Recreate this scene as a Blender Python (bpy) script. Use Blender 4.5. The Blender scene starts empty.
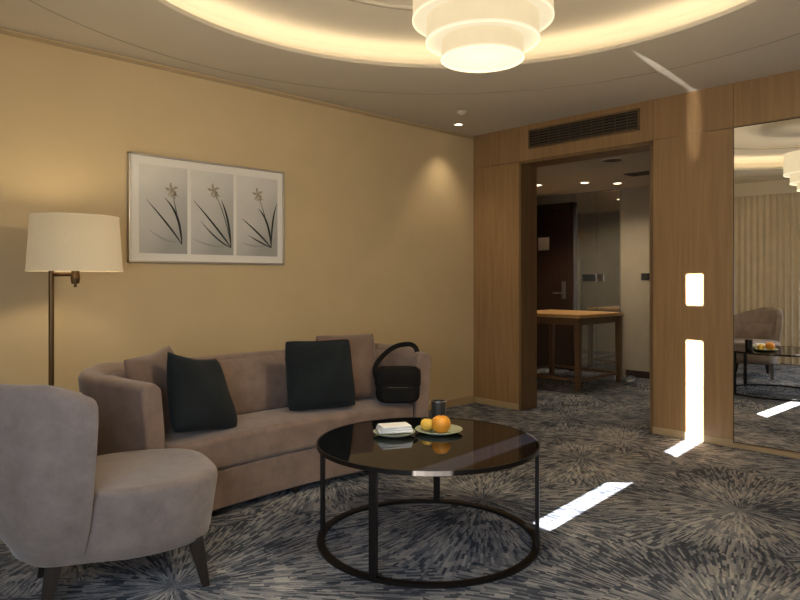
import bpy, bmesh, math, random
from mathutils import Vector, Matrix
random.seed(4)
S = bpy.context.scene
COL = S.collection
pi = math.pi
try:
    S.view_settings.view_transform = 'Standard'
except Exception: pass

# ---------------------------------------------------------------- materials
def new_mat(name):
    m = bpy.data.materials.new(name); m.use_nodes = True
    nt = m.node_tree; b = nt.nodes['Principled BSDF']
    return m, nt, b

def N(nt, typ, **kw):
    n = nt.nodes.new(typ)
    for k, v in kw.items(): setattr(n, k, v)
    return n

def ramp(nt, stops, fac=None, interp='LINEAR'):
    r = nt.nodes.new('ShaderNodeValToRGB'); r.color_ramp.interpolation = interp
    e = r.color_ramp.elements
    while len(e) < len(stops): e.new(0.5)
    for i, (p, c) in enumerate(stops):
        e[i].position = p; e[i].color = (c[0], c[1], c[2], 1)
    if fac is not None: nt.links.new(fac, r.inputs[0])
    return r

def plain(name, col, rough=0.5, metal=0.0, var=0.06, nscale=8, bump=0.0, bscale=200, coat=0, emit=None, es=0, sheen=0, spec=0.5):
    m, nt, b = new_mat(name)
    tc = N(nt, 'ShaderNodeTexCoord')
    no = N(nt, 'ShaderNodeTexNoise'); no.inputs['Scale'].default_value = nscale; no.inputs['Detail'].default_value = 4
    nt.links.new(tc.outputs['Object'], no.inputs['Vector'])
    lo = [c * (1 - var) for c in col]; hi = [min(1, c * (1 + var)) for c in col]
    r = ramp(nt, [(0.3, lo), (0.7, hi)], no.outputs['Fac'])
    nt.links.new(r.outputs[0], b.inputs['Base Color'])
    b.inputs['Roughness'].default_value = rough
    b.inputs['Metallic'].default_value = metal
    b.inputs['Coat Weight'].default_value = coat
    b.inputs['Sheen Weight'].default_value = sheen
    b.inputs['Specular IOR Level'].default_value = spec
    if emit:
        b.inputs['Emission Color'].default_value = (*emit, 1); b.inputs['Emission Strength'].default_value = es
    if bump:
        n2 = N(nt, 'ShaderNodeTexNoise'); n2.inputs['Scale'].default_value = bscale
        nt.links.new(tc.outputs['Object'], n2.inputs['Vector'])
        bp = N(nt, 'ShaderNodeBump'); bp.inputs['Strength'].default_value = bump; bp.inputs['Distance'].default_value = 0.003
        nt.links.new(n2.outputs['Fac'], bp.inputs['Height']); nt.links.new(bp.outputs[0], b.inputs['Normal'])
    return m

def wood(name, dark, light, rough=0.4, sc=(14, 14, 0.9), coat=0.0):
    m, nt, b = new_mat(name)
    tc = N(nt, 'ShaderNodeTexCoord'); mp = N(nt, 'ShaderNodeMapping')
    mp.inputs['Scale'].default_value = sc
    nt.links.new(tc.outputs['Object'], mp.inputs['Vector'])
    no = N(nt, 'ShaderNodeTexNoise'); no.inputs['Scale'].default_value = 3; no.inputs['Detail'].default_value = 7; no.inputs['Distortion'].default_value = 0.4
    nt.links.new(mp.outputs[0], no.inputs['Vector'])
    r = ramp(nt, [(0.3, dark), (0.7, light)], no.outputs['Fac'])
    nt.links.new(r.outputs[0], b.inputs['Base Color'])
    b.inputs['Roughness'].default_value = rough; b.inputs['Coat Weight'].default_value = coat
    bp = N(nt, 'ShaderNodeBump'); bp.inputs['Strength'].default_value = 0.08; bp.inputs['Distance'].default_value = 0.002
    nt.links.new(no.outputs['Fac'], bp.inputs['Height']); nt.links.new(bp.outputs[0], b.inputs['Normal'])
    return m

def math_n(nt, op, a, b=None, c=None):
    n = N(nt, 'ShaderNodeMath', operation=op)
    for i, v in enumerate((a, b, c)):
        if v is None: continue
        if isinstance(v, (int, float)): n.inputs[i].default_value = v
        else: nt.links.new(v, n.inputs[i])
    return n.outputs[0]

def carpet():
    m, nt, b = new_mat('carpet_burst'); L = nt.links.new
    tc = N(nt, 'ShaderNodeTexCoord')
    mp = N(nt, 'ShaderNodeMapping'); mp.inputs['Location'].default_value = (0.35, 0.2, 0)
    L(tc.outputs['Object'], mp.inputs['Vector'])
    wn = N(nt, 'ShaderNodeTexNoise'); wn.inputs['Scale'].default_value = 9; wn.inputs['Detail'].default_value = 4
    L(mp.outputs[0], wn.inputs['Vector'])
    wv = N(nt, 'ShaderNodeVectorMath', operation='MULTIPLY_ADD')
    L(wn.outputs['Color'], wv.inputs[0]); wv.inputs[1].default_value = (0.55, 0.55, 0); L(mp.outputs[0], wv.inputs[2])
    vo = N(nt, 'ShaderNodeTexVoronoi', voronoi_dimensions='2D', feature='F1'); vo.inputs['Scale'].default_value = 0.80
    vo.inputs['Randomness'].default_value = 0.85
    L(wv.outputs[0], vo.inputs['Vector'])
    df = N(nt, 'ShaderNodeVectorMath', operation='SUBTRACT'); L(mp.outputs[0], df.inputs[0]); L(vo.outputs['Position'], df.inputs[1])
    sx = N(nt, 'ShaderNodeSeparateXYZ'); L(df.outputs[0], sx.inputs[0])
    x = math_n(nt, 'ADD', sx.outputs[0], 0.28); y = math_n(nt, 'ADD', sx.outputs[1], 0.28)
    ang = math_n(nt, 'ARCTAN2', y, x)
    r = math_n(nt, 'SQRT', math_n(nt, 'ADD', math_n(nt, 'MULTIPLY', x, x), math_n(nt, 'MULTIPLY', y, y)))
    def dash(nang, mrad, seed):
        ai = math_n(nt, 'FLOOR', math_n(nt, 'MULTIPLY', ang, nang / (2 * pi)))
        c0 = N(nt, 'ShaderNodeCombineXYZ'); L(ai, c0.inputs[0]); c0.inputs[1].default_value = seed
        w0 = N(nt, 'ShaderNodeTexWhiteNoise', noise_dimensions='3D'); L(c0.outputs[0], w0.inputs['Vector'])
        ri = math_n(nt, 'FLOOR', math_n(nt, 'ADD', math_n(nt, 'MULTIPLY', r, mrad), w0.outputs['Value']))
        c1 = N(nt, 'ShaderNodeCombineXYZ'); L(ai, c1.inputs[0]); L(ri, c1.inputs[1]); c1.inputs[2].default_value = seed
        w1 = N(nt, 'ShaderNodeTexWhiteNoise', noise_dimensions='3D'); L(c1.outputs[0], w1.inputs['Vector'])
        return w1.outputs['Value']
    def mixf(fac, a, b_):
        mx = N(nt, 'ShaderNodeMix', data_type='FLOAT'); L(fac, mx.inputs[0])
        for s, k in ((a, 2), (b_, 3)):
            if isinstance(s, float): mx.inputs[k].default_value = s
            else: L(s, mx.inputs[k])
        return mx.outputs[0]
    d1 = dash(100, 17, 1.0); d2 = dash(240, 17, 5.0); d3 = dash(420, 17, 9.0)
    v = mixf(math_n(nt, 'GREATER_THAN', r, 0.22), d1, mixf(math_n(nt, 'GREATER_THAN', r, 0.46), d2, d3))
    big = N(nt, 'ShaderNodeTexNoise'); big.inputs['Scale'].default_value = 2.2; big.inputs['Detail'].default_value = 5; big.inputs['Roughness'].default_value = 0.62
    L(mp.outputs[0], big.inputs['Vector'])
    vv = math_n(nt, 'ADD', math_n(nt, 'MULTIPLY', v, 0.70), math_n(nt, 'MULTIPLY', math_n(nt, 'SUBTRACT', big.outputs['Fac'], 0.5), 1.5))
    vv = math_n(nt, 'ADD', vv, 0.17)
    cr = ramp(nt, [(0.0, (0.038, 0.046, 0.064)), (0.34, (0.062, 0.073, 0.098)), (0.41, (0.130, 0.142, 0.172)), (0.58, (0.180, 0.192, 0.22)), (0.64, (0.240, 0.248, 0.268)), (0.84, (0.30, 0.302, 0.31)), (0.92, (0.41, 0.405, 0.40))], vv, 'LINEAR')
    tn = N(nt, 'ShaderNodeTexNoise'); tn.inputs['Scale'].default_value = 2.3; L(wv.outputs[0], tn.inputs['Vector'])
    tr = ramp(nt, [(0.54, (0, 0, 0)), (0.66, (1, 1, 1))], tn.outputs['Fac'])
    mc = N(nt, 'ShaderNodeMix', data_type='RGBA', blend_type='MULTIPLY')
    L(math_n(nt, 'MULTIPLY', tr.outputs[0], 0.3), mc.inputs[0]); L(cr.outputs[0], mc.inputs[6]); mc.inputs[7].default_value = (1.0, 0.87, 0.72, 1)
    L(mc.outputs[2], b.inputs['Base Color'])
    b.inputs['Roughness'].default_value = 0.95; b.inputs['Specular IOR Level'].default_value = 0.1
    fn = N(nt, 'ShaderNodeTexNoise'); fn.inputs['Scale'].default_value = 260; L(tc.outputs['Object'], fn.inputs['Vector'])
    bp = N(nt, 'ShaderNodeBump'); bp.inputs['Strength'].default_value = 0.15; bp.inputs['Distance'].default_value = 0.002
    L(fn.outputs['Fac'], bp.inputs['Height']); L(bp.outputs[0], b.inputs['Normal'])
    return m

def fabric(name, c0, c1, scale=6, sheen=0.25):
    m, nt, b = new_mat(name); L = nt.links.new
    tc = N(nt, 'ShaderNodeTexCoord')
    n1 = N(nt, 'ShaderNodeTexNoise'); n1.inputs['Scale'].default_value = scale; n1.inputs['Detail'].default_value = 9; n1.inputs['Roughness'].default_value = 0.68
    L(tc.outputs['Object'], n1.inputs['Vector'])
    r = ramp(nt, [(0.28, c0), (0.72, c1)], n1.outputs['Fac']); L(r.outputs[0], b.inputs['Base Color'])
    b.inputs['Roughness'].default_value = 0.9; b.inputs['Sheen Weight'].default_value = sheen; b.inputs['Specular IOR Level'].default_value = 0.2
    n2 = N(nt, 'ShaderNodeTexNoise'); n2.inputs['Scale'].default_value = 350; L(tc.outputs['Object'], n2.inputs['Vector'])
    bp = N(nt, 'ShaderNodeBump'); bp.inputs['Strength'].default_value = 0.25; bp.inputs['Distance'].default_value = 0.002
    L(n2.outputs['Fac'], bp.inputs['Height']); L(bp.outputs[0], b.inputs['Normal'])
    return m

def glow_fabric(name, col, emit, es, lines=120, stretch=(1, 1, 1), var=.14):
    m, nt, b = new_mat(name); L = nt.links.new
    tc = N(nt, 'ShaderNodeTexCoord'); mp = N(nt, 'ShaderNodeMapping'); mp.inputs['Scale'].default_value = stretch
    L(tc.outputs['Object'], mp.inputs['Vector'])
    n1 = N(nt, 'ShaderNodeTexNoise'); n1.inputs['Scale'].default_value = lines
    L(mp.outputs[0], n1.inputs['Vector'])
    r = ramp(nt, [(0.3, [c * (1 - var) for c in emit]), (0.7, emit)], n1.outputs['Fac'])
    b.inputs['Base Color'].default_value = (*col, 1); b.inputs['Roughness'].default_value = 0.9
    b.inputs['Specular IOR Level'].default_value = 0.1
    L(r.outputs[0], b.inputs['Emission Color']); b.inputs['Emission Strength'].default_value = es
    return m

def print_mat():
    m, nt, b = new_mat('print_gradient'); L = nt.links.new
    tc = N(nt, 'ShaderNodeTexCoord'); sp = N(nt, 'ShaderNodeSeparateXYZ'); L(tc.outputs['Generated'], sp.inputs[0])
    no = N(nt, 'ShaderNodeTexNoise'); no.inputs['Scale'].default_value = 3; L(tc.outputs['Object'], no.inputs['Vector'])
    t = math_n(nt, 'ADD', math_n(nt, 'MULTIPLY', sp.outputs[2], 0.75), math_n(nt, 'MULTIPLY', sp.outputs[0], -0.35))
    t = math_n(nt, 'ADD', t, math_n(nt, 'MULTIPLY', no.outputs['Fac'], 0.5))
    r = ramp(nt, [(0.1, (0.38, 0.38, 0.37)), (0.45, (0.57, 0.565, 0.55)), (0.85, (0.74, 0.73, 0.70))], t)
    L(r.outputs[0], b.inputs['Base Color']); b.inputs['Roughness'].default_value = 0.6
    return m

M_wall = plain('warm_wallpaper', (0.63, 0.497, 0.295), 0.7, var=0.03, nscale=3, bump=0.15, bscale=120)
M_ceil = plain('ceiling_paint', (0.62, 0.567, 0.475), 0.8, var=0.02, nscale=2)
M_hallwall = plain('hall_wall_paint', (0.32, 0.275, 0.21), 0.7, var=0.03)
M_line = plain('ceiling_groove', (0.36, 0.32, 0.25), 0.8)
M_wood = wood('honey_oak_veneer', (0.275, 0.164, 0.074), (0.36, 0.222, 0.105), 0.35, (9, 9, 0.6))
M_wood_dark = wood('oak_casing', (0.145, 0.083, 0.038), (0.20, 0.12, 0.056), 0.35, (9, 9, 0.6))
M_base = plain('pale_baseboard', (0.45, 0.34, 0.2), 0.5)
M_carpet = carpet()
M_sofa = fabric('taupe_velvet', (0.165, 0.114, 0.092), (0.285, 0.205, 0.168), 7, .3)
M_chair = fabric('grey_taupe_velvet', (0.175, 0.137, 0.122), (0.27, 0.218, 0.195), 12, .35)
M_black = fabric('black_satin', (0.006, 0.009, 0.012), (0.014, 0.019, 0.022), 4, 0.05)
M_taupe_c = fabric('brown_cushion', (0.13, 0.084, 0.064), (0.22, 0.15, 0.118), 5)
M_leg = wood('dark_leg_wood', (0.012, 0.008, 0.006), (0.03, 0.02, 0.014), 0.4)
M_bronze = plain('dark_bronze', (0.030, 0.026, 0.024), 0.42, 0.8)
M_glass = plain('black_glass', (0.003, 0.003, 0.004), 0.015, 0.0, spec=0.4)
M_brass = plain('aged_brass', (0.16, 0.10, 0.05), 0.35, 0.9)
M_curtain = fabric('gold_beige_curtain', (0.60, 0.52, 0.40), (0.74, 0.65, 0.51), 3)
M_mirror = plain('mirror_silver', (0.95, 0.95, 0.94), 0.0, 1.0, var=0.0)
M_mirror_g = plain('smoked_mirror', (0.60, 0.59, 0.53), 0.03, 0.85, var=0.0)
M_doordark = wood('dark_walnut_door', (0.018, 0.009, 0.006), (0.034, 0.017, 0.011), 0.4)
M_frame = plain('silver_frame', (0.45, 0.42, 0.38), 0.35, 0.5)
M_mat = plain('mat_board', (0.84, 0.82, 0.78), 0.8, var=0.01)
M_print = print_mat()
M_leaf = plain('ink_leaf', (0.018, 0.025, 0.02), 0.7)
M_leaf2 = plain('ink_leaf_soft', (0.33, 0.33, 0.32), 0.7)
M_flower = plain('ink_flower', (0.42, 0.37, 0.29), 0.7, var=0.4, nscale=60)
M_vent = plain('vent_metal', (0.10, 0.075, 0.05), 0.5, 0.3)
M_ventdark = plain('vent_dark', (0.012, 0.01, 0.008), 0.8)
M_white = plain('white_plastic', (0.75, 0.73, 0.68), 0.5)
M_dkplastic = plain('dark_plastic', (0.03, 0.03, 0.03), 0.4)
M_nylon = plain('black_nylon', (0.013, 0.012, 0.012), 0.95, bump=0.4, bscale=300, spec=.1)
M_orange = plain('orange_peel', (0.78, 0.33, 0.03), 0.45, bump=0.3, bscale=160, var=0.12)
M_yellow = plain('yellow_fruit', (0.75, 0.50, 0.08), 0.45, var=0.12)
M_plate = plain('glazed_plate', (0.38, 0.42, 0.30), 0.2)
M_napkin = plain('white_linen', (0.85, 0.86, 0.88), 0.8, bump=0.2)
M_console = wood('cherry_console', (0.58, 0.33, 0.12), (0.74, 0.45, 0.17), 0.3, (3, 20, 20), 0.2)
M_console_l = wood('cherry_console_leg', (0.12, 0.060, 0.026), (0.18, 0.095, 0.042), 0.35)
M_metal = plain('satin_steel', (0.5, 0.48, 0.45), 0.3, 1.0)
M_shade = glow_fabric('linen_lampshade', (0.42, 0.35, 0.24), (1.0, 0.76, 0.45), 0.30, 130, (1, 1, 2.5), .22)
M_pend = glow_fabric('pendant_silk', (0.16, 0.13, 0.09), (1.0, 0.80, 0.48), 0.84, 12, var=.05)
M_pend_b = glow_fabric('pendant_diffuser', (0.08, 0.07, 0.05), (1.0, 0.84, 0.55), 0.95, 8, var=.05)
M_trimglow = glow_fabric('pendant_band', (0.2, 0.15, 0.1), (1.0, 0.88, 0.60), 1.0, 12, var=.04)
M_cove = glow_fabric('cove_led', (1, 0.8, 0.5), (1.0, 0.85, 0.60), 4.0, 40, var=.02)
M_down = glow_fabric('downlight_lens', (1, 0.9, 0.8), (1.0, 0.82, 0.58), 9, 40)

# ---------------------------------------------------------------- builders
def smooth(me, on=True):
    for p in me.polygons: p.use_smooth = on

def mk(name, verts, faces, mat, parent=None, bevel=0, seg=3, sm=False, sub=0, loc=None, rot=None, autosm=None):
    me = bpy.data.meshes.new(name); me.from_pydata([tuple(v) for v in verts], [], faces); me.update()
    bm = bmesh.new(); bm.from_mesh(me); bmesh.ops.recalc_face_normals(bm, faces=bm.faces); bm.to_mesh(me); bm.free()
    o = bpy.data.objects.new(name, me); COL.objects.link(o)
    me.materials.append(mat)
    if parent: o.parent = parent
    if loc: o.location = loc
    if rot: o.rotation_euler = rot
    if sm: smooth(me)
    if bevel:
        md = o.modifiers.new('bevel', 'BEVEL'); md.width = bevel; md.segments = seg; md.limit_method = 'ANGLE'; md.angle_limit = math.radians(40)
        md.harden_normals = False
        smooth(me)
        w = o.modifiers.new('wn', 'WEIGHTED_NORMAL'); w.keep_sharp = False
    if sub:
        md = o.modifiers.new('sub', 'SUBSURF'); md.levels = sub; md.render_levels = sub
    return o

def boxv(x0, x1, y0, y1, z0, z1):
    v = [(x, y, z) for z in (z0, z1) for (x, y) in ((x0, y0), (x1, y0), (x1, y1), (x0, y1))]
    f = [(0, 3, 2, 1), (4, 5, 6, 7), (0, 1, 5, 4), (1, 2, 6, 5), (2, 3, 7, 6), (3, 0, 4, 7)]
    return v, f

def box(name, b, mat, parent=None, bevel=0, **k):
    cx, cy, cz = (b[0] + b[1]) / 2, (b[2] + b[3]) / 2, (b[4] + b[5]) / 2
    v, f = boxv(b[0] - cx, b[1] - cx, b[2] - cy, b[3] - cy, b[4] - cz, b[5] - cz)
    return mk(name, v, f, mat, parent, bevel, loc=(cx, cy, cz), **k)

def merge(parts):
    V, F = [], []
    for v, f in parts:
        o = len(V); V += list(v); F += [tuple(i + o for i in q) for q in f]
    return V, F

def lathe(profile, n=48, cap0=True, cap1=True, cx=0, cy=0):
    V, F = [], []
    for r, z in profile:
        for i in range(n):
            a = 2 * pi * i / n; V.append((cx + r * math.cos(a), cy + r * math.sin(a), z))
    for j in range(len(profile) - 1):
        for i in range(n):
            k = (i + 1) % n; F.append((j * n + i, j * n + k, (j + 1) * n + k, (j + 1) * n + i))
    if cap0: F.append(tuple(reversed(range(n))))
    if cap1: F.append(tuple(range((len(profile) - 1) * n, len(profile) * n)))
    return V, F

def ring(r0, r1, z0, z1, n=96, cx=0, cy=0):
    p = [(r0, z0), (r1, z0), (r1, z1), (r0, z1)]
    V, F = lathe(p, n, False, False, cx, cy)
    for i in range(n):
        k = (i + 1) % n; F.append((3 * n + i, 3 * n + k, k, i))
    return V, F

def superell(c, a, e1=.35, e2=.4, n=28, m=16, z0=-1.0, z1=1.0):
    V, F = [], []
    sg = lambda q, e: (1 if q >= 0 else -1) * abs(q) ** e
    t0, t1 = math.asin(z0), math.asin(z1)
    for j in range(m + 1):
        t = t0 + (t1 - t0) * j / m; t = max(-pi / 2 + 1e-3, min(pi / 2 - 1e-3, t))
        for i in range(n):
            p = 2 * pi * i / n
            V.append((c[0] + a[0] * sg(math.cos(t), e1) * sg(math.cos(p), e2), c[1] + a[1] * sg(math.cos(t), e1) * sg(math.sin(p), e2), c[2] + a[2] * sg(math.sin(t), e1)))
    for j in range(m):
        for i in range(n): k = (i + 1) % n; F.append((j * n + i, j * n + k, (j + 1) * n + k, (j + 1) * n + i))
    F.append(tuple(reversed(range(n)))); F.append(tuple(range(m * n, (m + 1) * n)))
    return V, F

def tube(pts, r, n=10, closed=False):
    pts = [Vector(p) for p in pts]; V, F = [], []; m = len(pts)
    up = Vector((0, 0, 1)); prev = None
    for i, p in enumerate(pts):
        a = pts[(i - 1) % m] if (closed or i > 0) else p; b = pts[(i + 1) % m] if (closed or i < m - 1) else p
        t = (b - a).normalized()
        if prev is None:
            s = t.cross(up)
            if s.length < 1e-3: s = t.cross(Vector((1, 0, 0)))
        else:
            s = prev - t * prev.dot(t)
        s.normalize(); prev = s; u = s.cross(t)
        rr = r[i] if isinstance(r, (list, tuple)) else r
        for k in range(n):
            an = 2 * pi * k / n; V.append(p + s * math.cos(an) * rr + u * math.sin(an) * rr)
    for i in range(m if closed else m - 1):
        j = (i + 1) % m
        for k in range(n):
            l = (k + 1) % n; F.append((i * n + k, i * n + l, j * n + l, j * n + k))
    if not closed:
        F.append(tuple(reversed(range(n)))); F.append(tuple(range((m - 1) * n, m * n)))
    return V, F

def sweep(path, prof):
    V, F = [], []; m = len(path); k = len(prof(0))
    for i, (x, y, nx, ny) in enumerate(path):
        for (o, z) in prof(i): V.append((x + nx * o, y + ny * o, z))
    for i in range(m - 1):
        for j in range(k):
            l = (j + 1) % k; F.append((i * k + j, i * k + l, (i + 1) * k + l, (i + 1) * k + j))
    F.append(tuple(reversed(range(k)))); F.append(tuple(range((m - 1) * k, m * k)))
    return V, F

def with_normals(pts, side=1):
    out = []
    for i, p in enumerate(pts):
        a = pts[max(0, i - 1)]; b = pts[min(len(pts) - 1, i + 1)]
        tx, ty = b[0] - a[0], b[1] - a[1]; l = math.hypot(tx, ty) or 1
        out.append((p[0], p[1], side * ty / l, -side * tx / l))
    return out

def spline(st, k=6):
    out = []; n = len(st)
    for i in range(n - 1):
        p0, p1, p2, p3 = [Vector(st[max(0, min(n - 1, j))]) for j in (i - 1, i, i + 1, i + 2)]
        for s in range(k):
            t = s / k
            out.append(0.5 * ((2 * p1) + (p2 - p0) * t + (2 * p0 - 5 * p1 + 4 * p2 - p3) * t * t + (3 * p1 - p0 - 3 * p2 + p3) * t ** 3))
    out.append(Vector(st[-1])); return out

def root(name, loc, label, cat, rz=0, group=None):
    e = bpy.data.objects.new(name, None); e.empty_display_size = 0.1; e.location = loc; e.rotation_euler = (0, 0, rz); COL.objects.link(e)
    e['label'] = label; e['category'] = cat
    if group: e['group'] = group
    return e

def tag(o, label, cat, group=None):
    o['label'] = label; o['category'] = cat
    if group: o['group'] = group
    return o

def struct(o):
    o['kind'] = 'structure'; return o

# ---------------------------------------------------------------- room
XW, YW, XN, YS, H = 5.19, 4.38, -0.60, -0.60, 2.70
DY0, DY1, DH = 2.49, 3.816, 2.37
T = 0.25
CX, CY = 2.226, 1.907

v, f = boxv(XN - 0.4, 8.2, YS - 0.2, 6.6, -0.1, 0)
struct(mk('floor', v, f, M_carpet))

struct(box('wall_picture_side', (XN - 0.2, XW, YW, YW + 0.15, 0, 3.0), M_wall))
struct(box('wall_rear', (XN - 0.2, XW + T, YS - 0.15, YS, 0, 3.0), M_wall))

def panels(name, bs, mat=M_wood):
    return struct(mk(name, *merge([boxv(*b) for b in bs]), mat, bevel=0.0015, seg=1))
g = 0.0025
panels('wall_wood_side', [
    (XW, XW + T, DY1, YW, 0, DH), (XW, XW + T, DY1, YW + 0.15, DH + g, H + 0.1),
    (XW, XW + T, DY0 + g, DY1 - g, DH, H + 0.1),
    (XW, XW + T, 1.875, DY0, 0, DH), (XW, XW + T, 1.875, DY0, DH + g, H + 0.1),
    (XW, XW + T, YS, 1.875 - g, DH + 0.005, H + 0.1),
    (XW + 0.14, XW + T, YS, 1.875, 0, DH),
    (XW, XW + 0.14, YS, 1.875, 0, 0.035), (XW, XW + 0.14, YS, -0.1, 0.035, DH)])
struct(mk('door_1', *merge([boxv(XW - 0.006, XW + T + 0.006, DY1 - 0.028, DY1, 0, DH), boxv(XW - 0.006, XW + T + 0.006, DY0, DY0 + 0.028, 0, DH),
    boxv(XW - 0.006, XW + T + 0.006, DY0, DY1, DH - 0.03, DH)]), M_wood_dark, bevel=0.003, seg=1))
struct(mk('baseboard_wood_side', *merge([boxv(XW - 0.012, XW, 1.875, DY0, 0, 0.055), boxv(XW - 0.012, XW, DY1, YW, 0, 0.055), boxv(XW - 0.012, XW + 0.02, YS, 1.875, 0, 0.03)]), M_base, bevel=0.002, seg=1))
struct(box('baseboard_picture_side', (XN, XW - 0.012, YW - 0.014, YW, 0, 0.07), M_base, bevel=0.003))
struct(box('trim_1', (XN, XW, YW - 0.012, YW, H - 0.035, H - 0.015), M_base))

# window wall
WX0, WX1 = XN - 0.2, XN
OY0, OY1, OZ0, OZ1 = 0.1, 4.0, 0.836, 2.80
struct(mk('wall_window_side', *merge([boxv(WX0, WX1, YS, OY0, 0, 3.0), boxv(WX0, WX1, OY1, YW, 0, 3.0), boxv(WX0, WX1, OY0, OY1, 0, OZ0), boxv(WX0, WX1, OY0, OY1, OZ1, 3.0)]), M_wall))
fr = [boxv(-0.70, -0.64, OY0, OY1, 2.21, 2.478), boxv(-0.70, -0.64, OY0, OY1, OZ0 - 0.02, OZ0), boxv(-0.70, -0.64, OY0, OY1, OZ1, OZ1 + 0.02)]  # added crossbar and gap above shape a sun patch imitating the tabletop reflection
for yy in (OY0, 1.08, 2.3, 3.2, OY1 - 0.06): fr.append(boxv(-0.70, -0.64, yy, yy + 0.06, OZ0, OZ1))
struct(mk('window_1', *merge(fr), M_bronze))

# curtains
def curtain(y0, y1, label):
    n = int((y1 - y0) / 0.008); V, F = [], []
    zs = [0.015, 0.6, 1.3, 2.0, 2.45, H - 0.004]
    for j, z in enumerate(zs):
        for i in range(n + 1):
            y = y0 + (y1 - y0) * i / n
            ph = y * 2 * pi / 0.085 + 0.5 * math.sin(y * 5.3) + 0.2 * math.sin(z * 2 + y * 3)
            a = 0.030 * math.sin(ph) * (0.8 + 0.2 * math.sin(y * 7.1 + 1))
            V.append((-0.50 + a, y, z))
    for j in range(len(zs) - 1):
        for i in range(n): F.append((j * (n + 1) + i, j * (n + 1) + i + 1, (j + 1) * (n + 1) + i + 1, (j + 1) * (n + 1) + i))
    o = mk('curtain', V, F, M_curtain, sm=True)
    tag(o, label, 'curtain', 'window curtains')
YG = 1.617
curtain(YG + 0.058, YW - 0.03, 'beige pleated floor-length curtain drawn over the window')
curtain(YS + 0.03, YG - 0.058, 'beige pleated floor-length curtain drawn over the window')
tag(box('curtain_pelmet', (-0.43, -0.41, 1.75, YW, 2.50, H), M_ceil), 'painted flat pelmet above the window curtains', 'pelmet')

# ceiling with round cove
def ceiling():
    R0 = 1.664; x0, x1, y0, y1 = XN, XW + 0.001, YS - 0.15, YW + 0.001
    angs = [2 * pi * i / 144 for i in range(144)]
    for (px, py) in ((x0, y0), (x1, y0), (x1, y1), (x0, y1)): angs.append(math.atan2(py - CY, px - CX) % (2 * pi))
    angs = sorted(set(angs)); V, F = [], []
    for a in angs:
        c, s = math.cos(a), math.sin(a); t = 1e9
        if c > 1e-9: t = min(t, (x1 - CX) / c)
        if c < -1e-9: t = min(t, (x0 - CX) / c)
        if s > 1e-9: t = min(t, (y1 - CY) / s)
        if s < -1e-9: t = min(t, (y0 - CY) / s)
        V += [(CX + t * c, CY + t * s, H), (CX + R0 * c, CY + R0 * s, H), (CX + R0 * c, CY + R0 * s, H + 0.025), (CX + 1.88 * c, CY + 1.88 * s, H + 0.025), (CX + 1.88 * c, CY + 1.88 * s, H + 0.12),
              (CX + 1.84 * c, CY + 1.84 * s, H + 0.155), (CX + 1.78 * c, CY + 1.78 * s, H + 0.17), (CX + 1.12 * c, CY + 1.12 * s, H + 0.17), (CX + 1.12 * c, CY + 1.12 * s, H + 0.19)]
    n = len(angs); K = 9
    for i in range(n):
        j = (i + 1) % n
        for k in range(K - 1): F.append((i * K + k, j * K + k, j * K + k + 1, i * K + k + 1))
    F.append(tuple(i * K + K - 1 for i in range(n)))
    return mk('ceiling', V, F, M_ceil)
struct(ceiling())
struct(mk('trim_2', *ring(2.298, 2.306, H - 0.002, H + 0.001, 160, CX, CY), M_line))
struct(mk('trim_3', *ring(1.116, 1.124, H + 0.165, H + 0.172, 160, CX, CY), M_line))
led = mk('cove_light_strip', *ring(1.70, 1.80, H + 0.026, H + 0.029, 160, CX, CY), M_cove)
tag(led, 'warm glowing light strip hidden in the round ceiling cove', 'cove light')

# ---------------------------------------------------------------- adjoining hall
HX = 8.0; HH = 2.42
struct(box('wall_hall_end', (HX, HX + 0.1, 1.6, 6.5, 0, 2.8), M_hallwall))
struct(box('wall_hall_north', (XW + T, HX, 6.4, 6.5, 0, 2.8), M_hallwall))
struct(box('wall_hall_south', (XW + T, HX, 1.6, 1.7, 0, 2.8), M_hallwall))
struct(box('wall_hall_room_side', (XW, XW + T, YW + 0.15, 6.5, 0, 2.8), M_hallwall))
v, f = boxv(XW + T, HX, 1.7, 6.4, HH, HH + 0.1)
struct(mk('ceiling.001', v, f, M_ceil))
struct(box('baseboard_hall', (HX - 0.012, HX, 1.7, 4.2, 0, 0.09), M_doordark))
dr = root('door_2', (HX - 0.03, 5.45, 0), 'dark walnut entrance door with steel lock and white notice', 'door')
dr['kind'] = 'structure'
box('door_leaf', (-0.03, 0.02, -0.45, 0.45, 0.01, 2.22), M_doordark, dr, 0.004)
mk('door_frame', *merge([boxv(-0.05, 0.03, -0.53, -0.455, 0, 2.30), boxv(-0.05, 0.03, 0.455, 0.53, 0, 2.30), boxv(-0.05, 0.03, -0.53, 0.53, 2.225, 2.30)]), M_doordark, dr, 0.004)
box('door_lock', (-0.05, -0.03, -0.40, -0.34, 0.98, 1.22), M_metal, dr, 0.006)
mk('door_handle', *tube([(-0.05, -0.37, 1.06), (-0.09, -0.37, 1.06), (-0.10, -0.33, 1.06), (-0.10, -0.24, 1.06)], 0.011), M_metal, dr, sm=True)
box('door_notice', (-0.034, -0.03, -0.13, 0.05, 1.66, 1.84), M_print, dr)
for i in range(2):
    y0 = 4.27 + i * 0.33
    o = box('mirror_panel', (HX - 0.03, HX, y0 + 0.002, y0 + 0.328, 0.02, 2.41), M_mirror_g, bevel=0.002, seg=1)
    tag(o, 'tall smoked mirror panel fixed beside the entrance door', 'mirror', 'hall mirror panels')
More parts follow.
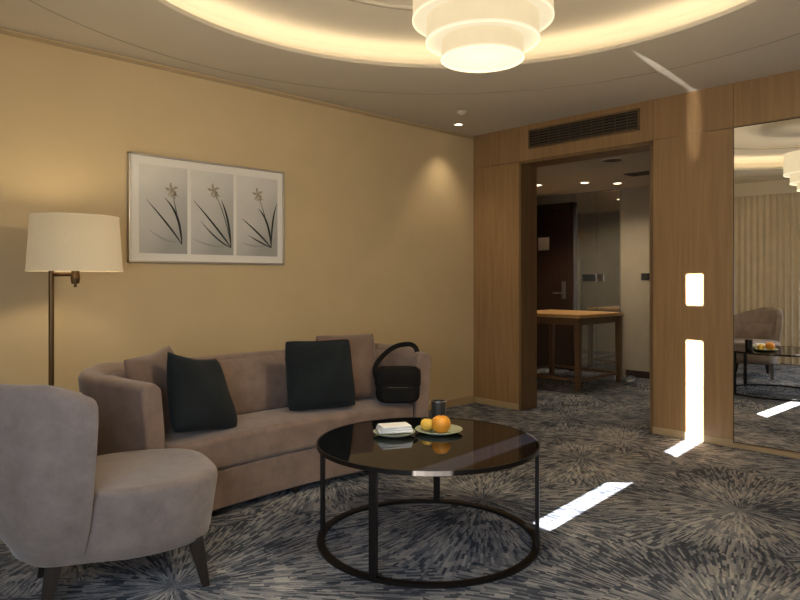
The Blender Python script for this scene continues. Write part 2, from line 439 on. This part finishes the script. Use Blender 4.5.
for (yy, z, c) in ((4.76, 1.27, M_dkplastic), (4.66, 1.27, M_dkplastic), (4.54, 1.27, M_metal), (3.93, 1.28, M_dkplastic)):
    o = mk('switch_plate', *merge([boxv(HX - 0.042, HX - (0.03 if yy > 4.2 else 0.0), yy - 0.045, yy + 0.045, z - 0.045, z + 0.045), boxv(HX - 0.047, HX - 0.042, yy - 0.02, yy + 0.02, z - 0.025, z + 0.025)]), c, bevel=0.003)
    tag(o, 'small square light switch plate on the hall wall', 'light switch', 'hall switches')

# console table in hall
ct = root('console_table', (7.03, 4.50, 0), 'cherry wood square console table with slim legs and stretchers', 'table')
hx, hy, tz = 0.50, 0.52, 0.85
box('tabletop', (-hx, hx, -hy, hy, tz - 0.04, tz), M_console, ct, 0.006)
mk('apron', *merge([boxv(-hx + .04, hx - .04, -hy + .04, -hy + .06, tz - .12, tz - .04), boxv(-hx + .04, hx - .04, hy - .06, hy - .04, tz - .12, tz - .04),
    boxv(-hx + .04, -hx + .06, -hy + .04, hy - .04, tz - .12, tz - .04), boxv(hx - .06, hx - .04, -hy + .04, hy - .04, tz - .12, tz - .04)]), M_console_l, ct, 0.003)
for sx in (-1, 1):
    for sy in (-1, 1):
        cx, cy = sx * (hx - .045), sy * (hy - .045)
        V = []
        for z, w in ((0.0, .026), (tz - 0.12, .032), (tz - 0.04, .034)):
            V += [(cx - w, cy - w, z), (cx + w, cy - w, z), (cx + w, cy + w, z), (cx - w, cy + w, z)]
        F = [(3, 2, 1, 0), (8, 9, 10, 11)]
        for j in range(2):
            for k in range(4): F.append((j * 4 + k, j * 4 + (k + 1) % 4, j * 4 + 4 + (k + 1) % 4, j * 4 + 4 + k))
        mk('leg', V, F, M_console_l, ct, 0.004)
mk('stretcher', *merge([boxv(-hx + .06, hx - .06, -hy + .035, -hy + .055, .10, .13), boxv(-hx + .06, hx - .06, hy - .055, hy - .035, .10, .13),
    boxv(-hx + .035, -hx + .055, -hy + .06, hy - .06, .10, .13), boxv(hx - .055, hx - .035, -hy + .06, hy - .06, .10, .13)]), M_console_l, ct, 0.003)

# slippers
for i, (x, y, rz) in enumerate(((7.66, 4.12, 0.4), (7.70, 3.98, 0.25))):
    sl = root('slipper', (x, y, 0), 'white terry hotel slipper on the hall carpet', 'slipper', rz, 'pair of slippers')
    pts = [(0.13 * math.cos(a), 0.048 * math.sin(a) * (1 + 0.15 * math.cos(a))) for a in [2 * pi * k / 24 for k in range(24)]]
    V = [(p[0], p[1], 0.0) for p in pts] + [(p[0], p[1], 0.018) for p in pts]
    F = [tuple(reversed(range(24))), tuple(range(24, 48))] + [(k, (k + 1) % 24, 24 + (k + 1) % 24, 24 + k) for k in range(24)]
    mk('sole', V, F, M_napkin, sl, 0.005)
    V, F = [], []
    for a in range(9):
        x_ = 0.0 + 0.12 * a / 8; w = 0.05 * math.sqrt(max(0.03, 1 - (x_ / 0.132) ** 2)); hgt = 0.05 * (1 - 0.55 * a / 8)
        for b_ in range(9):
            t = pi * b_ / 8; V.append((x_, w * math.cos(t), 0.015 + hgt * math.sin(t)))
    for a in range(8):
        for b_ in range(8): F.append((a * 9 + b_, a * 9 + b_ + 1, a * 9 + b_ + 10, a * 9 + b_ + 9))
    mk('upper', V, F, M_napkin, sl, sm=True)

# ---------------------------------------------------------------- ceiling fixtures
def downlight(x, y, z, label, power, rad=0.045, spot=100, grp='ceiling downlights', blend=0.6):
    d = root('downlight', (x, y, z), label, 'ceiling light', 0, grp)
    mk('trim_ring', *ring(rad, rad + 0.014, -0.006, 0.0, 32), M_white, d)
    mk('lens', *lathe([(rad, -0.002), (rad, -0.0005)], 32), M_down, d)
    l = bpy.data.lights.new('downlight_lamp', 'SPOT'); l.energy = power; l.color = (1, 0.80, 0.56); l.spot_size = math.radians(spot); l.spot_blend = blend; l.shadow_soft_size = 0.03
    lo = bpy.data.objects.new('downlight_lamp', l); lo.location = (0, 0, -0.02); lo.parent = d; COL.objects.link(lo)
downlight(4.69, 4.14, H, 'small round recessed downlight near the wall corner', 18, 0.035, 90, blend=.9)
downlight(6.93, 4.81, HH, 'small round recessed downlight in the hall ceiling', 42, spot=125)
downlight(7.17, 4.30, HH, 'small round recessed downlight in the hall ceiling', 42, spot=125)
downlight(7.50, 4.05, HH, 'small round recessed downlight in the hall ceiling', 12, spot=120)
sd = root('smoke_detector', (4.35, 3.80, H), 'small white round smoke detector on the ceiling', 'smoke detector')
mk('housing', *lathe([(0.0001, -0.03), (0.025, -0.03), (0.035, -0.02), (0.045, -0.006), (0.045, 0)], 32, False, False), M_ceil, sd, sm=True)
mk('sensor', *lathe([(0.012, -0.036), (0.012, -0.028)], 16), M_ceil, sd)
sp = root('ceiling_speaker', (6.02, 3.30, HH), 'round grey speaker grille in the hall ceiling', 'speaker')
mk('rim', *ring(0.10, 0.12, -0.008, 0, 48), M_ceil, sp)
mk('grille', *merge([ring(0.012 * i + 0.003, 0.012 * i + 0.009, -0.005, 0, 40) for i in range(8)]), M_vent, sp)
av = root('air_vent', (7.0, 3.45, HH), 'small dark slot air outlet in the hall ceiling', 'vent')
mk('vent_frame', *merge([boxv(-.1, .1, -.2, -.18, -.01, 0), boxv(-.1, .1, .18, .2, -.01, 0), boxv(-.1, -.08, -.2, .2, -.01, 0), boxv(.08, .1, -.2, .2, -.01, 0)]), M_dkplastic, av)
mk('vent_blade', *merge([boxv(-.08 + i * .03, -.07 + i * .03, -.18, .18, -.008, 0) for i in range(6)]), M_dkplastic, av)

# wall grille above doorway
vg = root('air_grille', (XW, 3.15, 2.47), 'dark slatted air-conditioning grille above the doorway', 'vent')
W2 = 0.55; hz = 0.18
box('grille_back', (-0.004, -0.001, -W2, W2, 0, hz), M_ventdark, vg)
mk('grille_frame', *merge([boxv(-.018, 0, -W2, W2, 0, .014), boxv(-.018, 0, -W2, W2, hz - .014, hz), boxv(-.018, 0, -W2, -W2 + .014, 0, hz), boxv(-.018, 0, W2 - .014, W2, 0, hz)]), M_wood_dark, vg, 0.002)
sl = []
for i in range(6):
    z = 0.026 + i * 0.025
    v, f = boxv(-.016, -.004, -W2 + .014, W2 - .014, z - .003, z + .003)
    v = [(a, b, c + (a + .01) * 0.8) for a, b, c in v]; sl.append((v, f))
sl += [boxv(-.012, -.004, y - .003, y + .003, .01, hz - .01) for y in [-W2 + .11 * k for k in range(1, 10)]]
mk('grille_slats', *merge(sl), M_vent, vg)

# ---------------------------------------------------------------- big wall mirror
mr = root('wall_mirror', (XW + 0.0005, 1.8745, 0.036), 'tall full-height mirror with thin dark frame in wood wall', 'mirror', math.radians(2.2))
mk('mirror_glass', *boxv(0.003, 0.010, -1.90, -0.004, 0.004, DH - 0.038), M_mirror, mr)
mk('mirror_frame', *merge([boxv(0, .014, -1.91, 0, 0, .004), boxv(0, .014, -1.91, 0, DH - .038, DH - .034), boxv(0, .014, -.004, 0, 0, DH - .034), boxv(0, .014, -1.91, -1.906, 0, DH - .034)]), M_bronze, mr)

# ---------------------------------------------------------------- pendant
pd = root('pendant_lamp', (CX + 0.04, CY - 0.045, H + 0.17), 'three-tiered round glowing silk pendant lamp', 'pendant lamp')
Z = -(H + 0.17)
for (r, z0, z1) in ((0.305, 2.375, 2.60), (0.245, 2.28, 2.39), (0.178, 2.205, 2.29)):
    sh = mk('lamp_shade', *lathe([(r, Z + z0), (r, Z + z1)], 64, False, False), M_pend, pd, sm=True)
    mk('diffuser', *lathe([(r - 0.004, Z + z0 + 0.008), (r - 0.004, Z + z0 + 0.010)], 64), M_pend_b, sh)
    mk('shade_band', *ring(r - .003, r + .003, Z + z0 - .002, Z + z0 + .008, 64), M_trimglow, sh)
mk('rod', *lathe([(0.01, Z + 2.55), (0.01, -0.0)], 12), M_brass, pd)
mk('canopy', *lathe([(0.07, -0.025), (0.075, -0.01), (0.075, 0.018)], 32), M_brass, pd)

def point(name, loc, e, col, r, parent=None):
    l = bpy.data.lights.new(name, 'POINT'); l.energy = e; l.color = col; l.shadow_soft_size = r
    o = bpy.data.objects.new(name, l); o.location = loc; COL.objects.link(o)
    if parent: o.parent = parent
    return o
point('pendant_bulb', (0, 0, Z + 1.90), 48, (1, 0.82, 0.55), 0.13, pd)

# ---------------------------------------------------------------- picture
pc = root('framed_picture', (2.30, YW, 1.355), 'framed triptych of orchid prints on the wall', 'picture')
PW, PH = 0.60, 0.722
mk('picture_frame', *merge([boxv(-PW, PW, -.03, 0, 0, .014), boxv(-PW, PW, -.03, 0, PH - .014, PH), boxv(-PW, -PW + .014, -.03, 0, 0, PH), boxv(PW - .014, PW, -.03, 0, 0, PH)]), M_frame, pc, 0.003)
box('mat_board', (-PW + .01, PW - .01, -.018, -.002, .01, PH - .01), M_mat, pc)
def blade(p0, p1, p2, w, n=16, y=-.0212):
    V, F = [], []
    for i in range(n + 1):
        t = i / n
        q = [(1 - t) ** 2 * p0[k] + 2 * t * (1 - t) * p1[k] + t * t * p2[k] for k in (0, 1)]
        d = [2 * (1 - t) * (p1[k] - p0[k]) + 2 * t * (p2[k] - p1[k]) for k in (0, 1)]
        l = math.hypot(*d) or 1; ww = w * (0.15 + math.sin(pi * min(1, t * 0.9 + 0.08))) * 0.8
        V += [(q[0] - d[1] / l * ww, y, q[1] + d[0] / l * ww), (q[0] + d[1] / l * ww, y, q[1] - d[0] / l * ww)]
    for i in range(n): F.append((2 * i, 2 * i + 1, 2 * i + 3, 2 * i + 2))
    return V, F
def petals(cx, cz, s, a0, k_=5):
    out = []
    for k in range(k_):
        a = a0 + k * 2 * pi / k_
        out.append(blade((cx, cz), (cx + math.cos(a + .3) * s * .6, cz + math.sin(a + .3) * s * .6), (cx + math.cos(a) * s, cz + math.sin(a) * s), s * 0.2, 8, -.0216))
    return out
pan = [(-0.527, -0.193), (-0.165, 0.163), (0.19, 0.541)]
specs = [
    ((.88, .13), [((.86, .34), (.52, .44), .009), ((.66, .24), (.14, .42), .007)], (.66, .50), [((.55, .13), (.20, .22))]),
    ((.94, .12), [((.90, .34), (.70, .46), .009), ((.66, .24), (.06, .44), .008), ((.60, .16), (.22, .30), .006)], (.52, .525), [((.6, .10), (.05, .17))]),
    ((.84, .13), [((.84, .34), (.98, .47), .008), ((.80, .34), (.52, .42), .009), ((.60, .22), (.12, .34), .008), ((.60, .16), (.26, .22), .006)], (.50, .53), [((.5, .12), (.12, .16))]),
]
for i, (a, b) in enumerate(pan):
    pr = box('print', (a, b, -.0205, -.0185, .065, .655), M_print, pc)
    pr['label'] = 'grey photographic orchid print'
    w = (b - a); base, lv, fw, sf = specs[i]
    X = lambda q: (a + w * q[0], q[1])
    leaves = [blade(X(base), X(c), X(t), wd) for c, t, wd in lv]
    leaves.append(blade(X(base), X((base[0] - .1, .34)), X(fw), .0035))
    soft = [blade(X((base[0] - .08, base[1] + .02)), X(c), X(t), .007, y=-.0209) for c, t in sf]
    px, py, pz = pr.location
    def loc(parts):
        V, F = merge(parts); return [(x - px, y - py, z - pz) for x, y, z in V], F
    mk('orchid_leaves', *loc(leaves), M_leaf, pr)
    mk('orchid_shadow', *loc(soft), M_leaf2, pr)
    fx, fz = X(fw)
    mk('orchid_flower', *loc(petals(fx, fz, .05, .4) + petals(fx + .018, fz - .034, .032, 1.0)), M_flower, pr)

# ---------------------------------------------------------------- sofa
SC = (2.24, -0.78)
sofa = root('sofa', (2.24, 3.35, 0), 'curved taupe velvet sofa against the tan wall', 'sofa')
def sl_(p): return (p[0] - 2.24, p[1] - 3.35)
A = math.radians(12.3); RI, RF = 4.49, 3.96
def pol(r, a): return (SC[0] + r * math.sin(a), SC[1] + r * math.cos(a))
def bez(p0, p1, p2, n=10): return [tuple((1 - t) ** 2 * p0[k] + 2 * t * (1 - t) * p1[k] + t * t * p2[k] for k in (0, 1)) for t in [i / n for i in range(n + 1)]]
q = .26
AL = A + .016
pts = [pol(RF + .02 + (RI - q - .03 - RF) * i / 6, -A - .012 * i / 6) for i in range(7)]
pts += bez(pol(RI - q, -AL + .002), pol(RI, -AL), pol(RI, -AL + q / RI))
pts += [pol(RI, -AL + (q + .01) / RI + (AL + A - 2 * (q + .01) / RI) * i / 28) for i in range(29)]
pts += bez(pol(RI, A - q / RI), pol(RI, A), pol(RI - q, A))
pts += [pol(RI - q - .01 - (RI - q - .03 - RF) * i / 6, A) for i in range(7)]
path = with_normals([sl_(p) for p in pts], -1)
nP = len(path)
def sprof(i):
    t = i / (nP - 1); e = min(t, 1 - t)
    cs = max(0, 1 - abs(e - .22) / .18)
    h = 0.772 + .022 * cs * cs - 0.020 * (1 - min(1, e / 0.10))
    fl = .035 if t < .4 else .02
    return [(0.0, .05), (0.0, .5), (.010 + fl * .4, h - .035), (.022 + fl, h - .010), (.044 + fl, h), (.080 + fl, h - .002), (.106 + fl, h - .012), (.118 + fl, h - .040), (.112 + fl * .4, .5), (.095, .05)]
shell = mk('backrest_shell', *sweep(path, sprof), M_sofa, sofa, sm=True, bevel=0.014, seg=4)
def arcblock(name, r0, r1, z0, z1, a0, a1, mat, bev, n=14, lean=0, crown=0):
    P = []
    for i in range(n + 1):
        a = a0 + (a1 - a0) * i / n; x, y = sl_(pol(1.0, a)); ox, oy = sl_(pol(0.0, a)); P.append((ox, oy, x - ox, y - oy))
    c = crown
    prof = [(r0, z0), (r0, z1), (r0 + (r1 - r0) * .35, z1 + c), (r0 + (r1 - r0) * .7, z1 + c), (r1 + lean, z1), (r1, z0)]
    if lean: prof = [(r0, z0), (r0 + lean, z1), (r1 + lean * .2, z1), (r1, z0)]
    V, F = sweep(P, lambda i: prof)
    return mk(name, V, F, mat, sofa, bevel=bev, seg=4)
ai = A - 0.003
arcblock('base', RF + .012, RI - .22, .045, .25, -ai, ai, M_sofa, .012, 24)
arcblock('seat_cushion', RF - .005, RI - .10, .252, .425, -ai + .0015, ai - .0015, M_sofa, .03, 24, 0, .015)
inner = path[8:-8]; ni = len(inner); segs = 5
cuts = [round(k * (ni - 1) / segs) for k in range(segs + 1)]
def dense(seg, m=4):
    out = []
    for i in range(len(seg) - 1):
        for s in range(m):
            t = s / m; v_ = [seg[i][k] * (1 - t) + seg[i + 1][k] * t for k in range(4)]
            l = math.hypot(v_[2], v_[3]); out.append((v_[0], v_[1], v_[2] / l, v_[3] / l))
    out.append(seg[-1]); return out
for k in range(segs):
    seg_ = dense(inner[cuts[k]:cuts[k + 1] + 1]); last = len(seg_) - 1
    def bprof(i, last=last):
        e = min(i, last - i)
        s = .042 * max(0, 1 - e / 3.2) ** 2
        return [(-.085 + s, .42), (-.098 + s, .50), (-.078 + s, .64), (-.048 + s, .728), (-.014, .752 - s * .4), (.020, .745 - s * .4), (.020, .42)]
    mk('back_cushion', *sweep(seg_, bprof), M_sofa, sofa, sm=True, bevel=.004)
for a in (-.18, 0, .18):
    for r in (RF + .07, RI - .02):
        x, y = sl_(pol(r, a)); mk('leg', *lathe([(.018, 0), (.026, .05)], 16, cx=x, cy=y), M_leg, sofa)

# ---------------------------------------------------------------- pillows
def pillow(name, loc, size, thick, rot, mat, label, group, slump=0):
    n = 22; V, F = [], []
    for s in (1, -1):
        for i in range(n + 1):
            for j in range(n + 1):
                u = -1 + 2 * i / n; w = -1 + 2 * j / n
                rc = 1 - 0.06 * (abs(u) * abs(w)) ** 4
                pin = rc * (1 - 0.03 * (1 - u * u) * abs(w) ** 3); pin2 = rc * (1 - 0.03 * (1 - w * w) * abs(u) ** 3)
                th = thick / 2 * ((1 - abs(u) ** 2.6) * (1 - abs(w) ** 2.6)) ** 0.5
                th *= 1 + 0.12 * math.sin(3.1 * u + 1.7 * w + loc[0] * 5) + .08 * math.sin(5 * u - 4 * w) - slump * w * .4
                x_ = u * size / 2 * pin2 * (1 + slump * .06 * (1 - w) * .5); z_ = w * size / 2 * pin
                z_ -= slump * .04 * (1 - u * u) * max(0, w)
                V.append((x_, s * th + slump * .03 * u * w, z_))
    m = (n + 1) ** 2
    for i in range(n):
        for j in range(n):
            a = i * (n + 1) + j; q = (a, a + 1, a + n + 2, a + n + 1)
            F.append(q); F.append(tuple(m + x for x in reversed(q)))
    o = mk(name, V, F, mat, loc=loc, rot=rot, sm=True)
    bm = bmesh.new(); bm.from_mesh(o.data); bmesh.ops.remove_doubles(bm, verts=bm.verts, dist=1e-4); bm.to_mesh(o.data); bm.free()
    tag(o, label, 'cushion', group)
G = 'sofa throw cushions'
rd = math.radians
pillow('throw_cushion', (1.50, 3.42, .65), .46, .13, (rd(-16), rd(-5), rd(32)), M_taupe_c, 'brown velvet throw cushion leaning in the sofa corner', G, .5)
pillow('throw_cushion', (1.655, 3.28, .65), .43, .16, (rd(-22), rd(9), rd(20)), M_black, 'black throw cushion tilted against the brown cushion', G, .7)
pillow('throw_cushion', (2.475, 3.32, .66), .44, .15, (rd(-14), 0, rd(-18)), M_black, 'black throw cushion upright against the sofa back', G, .2)
pillow('throw_cushion', (2.78, 3.43, .67), .44, .12, (rd(-12), 0, rd(-16)), M_taupe_c, 'brown velvet throw cushion behind the black one', G, .2)

# ---------------------------------------------------------------- shoulder bag
bg = root('shoulder_bag', (2.985, 3.165, .442), 'black nylon shoulder bag resting on the sofa seat', 'bag', rd(-42))
mk('bag_body', *superell((0, 0, .112), (.145, .078, .112), .42, .42), M_nylon, bg, sm=True)
mk('bag_flap', *superell((0, -.003, .16), (.151, .086, .072), .42, .42, z0=-.35), M_nylon, bg, sm=True)
mk('front_pocket', *superell((0, -.082, .070), (.112, .034, .058), .42, .45), M_nylon, bg, sm=True)
mk('zipper', *tube([(-.095, -.105, .108), (-.05, -.116, .112), (.05, -.116, .112), (.095, -.105, .108)], .002, 6), M_dkplastic, bg)
def band(pts, w, t):
    pts = [Vector(p) for p in pts]; V, F = [], []
    for i, p in enumerate(pts):
        tg = (pts[min(i + 1, len(pts) - 1)] - pts[max(i - 1, 0)]).normalized()
        s0 = Vector((0, 1, 0.25)); s0 = (s0 - tg * s0.dot(tg)).normalized(); s = tg.cross(s0); u = s0
        V += [p + s * w + u * t, p - s * w + u * t, p - s * w - u * t, p + s * w - u * t]
    for i in range(len(pts) - 1):
        for k in range(4): F.append((i * 4 + k, i * 4 + (k + 1) % 4, i * 4 + 4 + (k + 1) % 4, i * 4 + 4 + k))
    F += [(3, 2, 1, 0), tuple(range(len(V) - 4, len(V)))]
    return V, F
mk('strap', *band(spline([(-.136, .02, .15), (-.150, .03, .21), (-.125, .06, .262), (-.07, .10, .315), (-.01, .13, .350), (.05, .15, .362), (.10, .165, .358), (.13, .14, .33), (.135, .09, .27), (.138, .03, .17)]), .016, .004), M_nylon, bg, sm=False)

# ---------------------------------------------------------------- armchair
ch = root('armchair', (.965, 2.82, 0), 'grey-taupe velvet tub armchair with tapered dark legs', 'armchair', rd(-14))
ex = 2 / 2.1
HWc = .275
pts = [(-.045, -HWc + .008), (-.065, -HWc)]
for i in range(0, 41):
    t = pi * i / 40; s, c = math.sin(t), math.cos(t)
    pts.append((-.085 - .265 * abs(s) ** ex, -HWc * (1 if c > 0 else -1) * abs(c) ** ex))
pts += [(-.065, HWc), (-.045, HWc - .008)]
cp = with_normals(pts, -1)
mid = cp[len(cp) // 2]
if mid[2] > 0: cp = [(a, b, -c, -d) for a, b, c, d in cp]
nC = len(cp)
def cprof(i):
    e = math.sin(pi * i / (nC - 1)); u = i / (nC - 1)
    h = .872 - .065 * (1 - min(1, u / .16)) ** 2
    if u > .38: h -= .13 * min(1, (u - .38) / .4)
    k = e ** .5
    b0 = -.03 - .03 * k
    return [(b0 - .035, .19), (-.03 * k - .01, .46), (.012, h - .05), (.022, h - .014), (.042, h), (.066, h - .006), (.082, h - .03), (.084, h - .09), (.070, .60), (.050, .46), (.022, .33), (b0 + .018, .23), (b0, .19)]
mk('backrest', *sweep(cp, cprof), M_chair, ch, sm=True, bevel=.014, seg=5)
def footprint():
    P = []
    for i in range(64):
        t = 2 * pi * i / 64; c, s = math.cos(t), math.sin(t)
        x = (.470 if c > 0 else .28) * (1 if c > 0 else -1) * abs(c) ** (2 / 3.0)
        wd = .262 + .055 * max(0, min(1, (x + .08) / .2))
        P.append((x, wd * (1 if s > 0 else -1) * abs(s) ** (2 / 3.6)))
    return P
def slab(P, zs):
    V, F = [], []; n = len(P)
    for z, s in zs:
        for x, y in P: V.append((x * s, y * s, z))
    for j in range(len(zs) - 1):
        for i in range(n): k = (i + 1) % n; F.append((j * n + i, j * n + k, (j + 1) * n + k, (j + 1) * n + i))
    F.append(tuple(reversed(range(n)))); F.append(tuple(range((len(zs) - 1) * n, len(zs) * n)))
    return V, F
fp = footprint()
mk('seat', *slab(fp, [(.185, .90), (.193, .925), (.25, .95), (.33, .975), (.40, .995), (.425, 1.0), (.438, .997), (.448, .985), (.454, .96), (.456, .87), (.457, .5)]), M_chair, ch, sm=True)
for (x, y) in ((.35, -.21), (.35, .21), (-.15, -.17), (-.15, .17)):
    dx = .04 if x > 0 else -.04; dy = .02 if y > 0 else -.02
    V = []
    for z, w, k in ((0, .015, 1), (.2, .030, 0)):
        V += [(x + dx * k + a * w, y + dy * k + b * w, z) for a, b in ((-1, -1), (1, -1), (1, 1), (-1, 1))]
    mk('leg', V, [(3, 2, 1, 0), (4, 5, 6, 7)] + [(k, (k + 1) % 4, 4 + (k + 1) % 4, 4 + k) for k in range(4)], M_leg, ch, .003)
cpi = cp[5:-5]
mk('back_pad', *sweep(cpi, lambda i: [(-.045, .45), (-.05, .55), (-.030, .63), (.0, .66), (.014, .65), (.0, .45)]), M_chair, ch, sm=True, bevel=.01)

# ---------------------------------------------------------------- coffee table
tb = root('coffee_table', (2.30, 2.228, 0), 'round coffee table with black glass top and dark bronze frame', 'coffee table', rd(-43.53))
R = .53; TH = .47
mk('tabletop', *lathe([(R - .008, TH - .012), (R - .008, TH)], 96), M_glass, tb)
mk('top_rim', *ring(R - .008, R, TH - .018, TH + .0015, 96), M_bronze, tb)
mk('base_ring', *ring(R - .035, R, 0.0, .014, 96), M_bronze, tb)
for deg in (-98, -28, 74, 172):
    a = rd(deg); lx, ly = (R - .012) * math.sin(a), -(R - .012) * math.cos(a)
    V, F = boxv(-.018, .018, -.009, .009, .01, TH - .014)
    ca, sa = math.cos(a), math.sin(a)
    V = [(lx + x * ca - y * sa, ly + x * sa + y * ca, z) for x, y, z in V]
    mk('leg', V, F, M_bronze, tb, .002)

def plate(loc, r, label):
    o = mk('plate', *lathe([(.0001, .003), (r * .55, .003), (r * .62, .005), (r * .97, .020), (r, .020), (r, .017), (r * .65, 0), (.0001, 0)], 48, False, False), M_plate, loc=loc, sm=True)
    tag(o, label, 'plate')
plate((2.455, 2.30, TH + .001), .12, 'green-grey glazed plate holding fruit on the coffee table')
plate((2.255, 2.415, TH + .001), .105, 'small green-grey plate holding folded linen napkin')
def fruit(loc, r, mat, name, label, sq=.95):
    e = root(name, loc, label, 'fruit', random.random() * 3, 'fruit on the plate')
    prof = []
    for i in range(17):
        t = pi * i / 16; rr = r * math.sin(t); z = -r * sq * math.cos(t)
        if i > 13: z -= (i - 13) * r * .03
        prof.append((max(rr, .0002), z))
    mk('peel', *lathe([(a, b + r * sq) for a, b in prof], 28, False, False), mat, e, sm=True)
    mk('stem', *lathe([(r * .10, r * sq * 1.88), (r * .07, r * sq * 2.0)], 8), M_leg, e)
fruit((2.435, 2.265, TH + .006), .048, M_orange, 'orange', 'large ripe orange on the plate')
fruit((2.425, 2.352, TH + .007), .034, M_yellow, 'lemon', 'small yellow fruit on the plate', .9)
fruit((2.495, 2.345, TH + .007), .034, M_yellow, 'lemon', 'small yellow fruit on the plate', .9)
cu_ = root('cup', (2.60, 2.435, TH + .001), 'black cylindrical cup beside the fruit plate', 'cup')
mk('cup_body', *lathe([(.034, 0), (.038, .01), (.040, .122), (.037, .122), (.034, .012)], 32, True, True), M_dkplastic, cu_, bevel=.002)
mk('cup_rim', *ring(.036, .041, .121, .125, 32), M_metal, cu_)
nk = root('napkin', (2.255, 2.415, TH + .0215), 'folded white linen napkin on the small plate', 'napkin', rd(-30))
for i in range(3):
    o = mk('folded_layer', *boxv(-.085 + .004 * i, .085 - .006 * i, -.06, .06 - .01 * i, .011 * i, .011 * i + .011), M_napkin, nk, .005)
    o.rotation_euler = (0, 0, rd(4 * i - 4))

# ---------------------------------------------------------------- floor lamp
fl = root('floor_lamp', (1.125, 3.96, 0), 'brass floor lamp with cream linen drum shade', 'floor lamp')
dx, dy = .096, -.09
mk('base', *lathe([(.14, 0), (.14, .015), (.13, .022), (.02, .028)], 48), M_brass, fl)
mk('pole', *lathe([(.014, .02), (.014, 1.315)], 20), M_brass, fl, sm=False)
mk('arm', *tube([(0, 0, 1.27), (dx * .5, dy * .5, 1.27), (dx, dy, 1.27), (dx, dy, 1.30)], .010, 12), M_brass, fl, sm=True)
mk('socket', *lathe([(.020, 1.22), (.024, 1.25), (.020, 1.29), (.016, 1.36)], 20, cx=dx, cy=dy), M_brass, fl)
mk('switch', *lathe([(.008, 1.20), (.008, 1.225)], 12, cx=dx, cy=dy), M_brass, fl)
r0, r1 = .241, .221
mk('lamp_shade', *lathe([(r0, 1.290), (r1, 1.585), (r1 - .003, 1.585), (r0 - .003, 1.290), (r0, 1.290)], 64, False, False, dx, dy), M_shade, fl, sm=True)
mk('shade_rim', *ring(r0 - .004, r0 + .002, 1.287, 1.294, 64, dx, dy), M_shade, fl)
mk('shade_rim', *ring(r1 - .004, r1 + .002, 1.580, 1.588, 64, dx, dy), M_shade, fl)
mk('shade_spider', *merge([tube([(dx, dy, 1.36), (dx + .235 * math.cos(a), dy + .235 * math.sin(a), 1.30)], .003, 6) for a in (0, 2.1, 4.2)]), M_brass, fl)
mk('bulb', *lathe([(.012, 1.36), (.03, 1.40), (.03, 1.43), (.012, 1.455)], 20, cx=dx, cy=dy), M_down, fl, sm=True)
point('lamp_bulb_light', (dx, dy, 1.47), 6.5, (1, 0.80, 0.50), 0.05, fl)

# ---------------------------------------------------------------- daylight
sun = bpy.data.lights.new('sun', 'SUN'); sun.energy = 130; sun.angle = rd(.25); sun.color = (1, .96, .90)
so = bpy.data.objects.new('sun', sun); COL.objects.link(so)
so.rotation_euler = Vector((1, .095, -.245)).to_track_quat('-Z', 'Y').to_euler()
al = bpy.data.lights.new('window_daylight', 'AREA'); al.shape = 'RECTANGLE'; al.size = 1.8; al.size_y = 1.2; al.energy = 64; al.color = (.70, .84, 1.0)
ao = bpy.data.objects.new('window_daylight', al); COL.objects.link(ao); ao.location = (-.40, .65, 1.05)
ao.rotation_euler = Vector((1, .25, -.60)).to_track_quat('-Z', 'Y').to_euler()
# added spot lamps imitating reflected sun streaks, in the sheet of the sunbeam
def streak_spot(name, src, dst, e, size, sx, blend):
    l = bpy.data.lights.new(name, 'SPOT'); l.energy = e; l.spot_size = rd(size); l.spot_blend = blend; l.shadow_soft_size = .003; l.color = (1, .95, .86)
    o = bpy.data.objects.new(name, l); COL.objects.link(o); o.location = src
    o.rotation_euler = (Vector(dst) - Vector(src)).to_track_quat('-Z', 'Y').to_euler(); o.scale = (sx, 1, 1)
streak_spot('ceiling_streak_spot', (.30, 1.697, .62), (4.55, 2.101, 2.70), 850, 7.2, .12, .7)  # unseen spot lamp added to throw the streak on the ceiling
streak_spot('pillar_streak_spot', (2.62, 1.99, .50), (5.19, 2.162, 2.47), 260, 10.5, .24, .8)  # unseen spot lamp added for the faint streak high on the pillar
w = bpy.data.worlds.new('sky'); S.world = w; w.use_nodes = True
w.node_tree.nodes['Background'].inputs[0].default_value = (.6, .75, 1, 1); w.node_tree.nodes['Background'].inputs[1].default_value = 1.0

# ---------------------------------------------------------------- camera
cam = bpy.data.cameras.new('camera'); cam.sensor_width = 36; cam.lens = 665 / 800 * 36; cam.shift_y = -.025; cam.clip_start = .05
co = bpy.data.objects.new('camera', cam); COL.objects.link(co); co.location = (0, 0, 1.24)
co.rotation_euler = (rd(90), 0, -math.atan2(.6887, .725)); S.camera = co
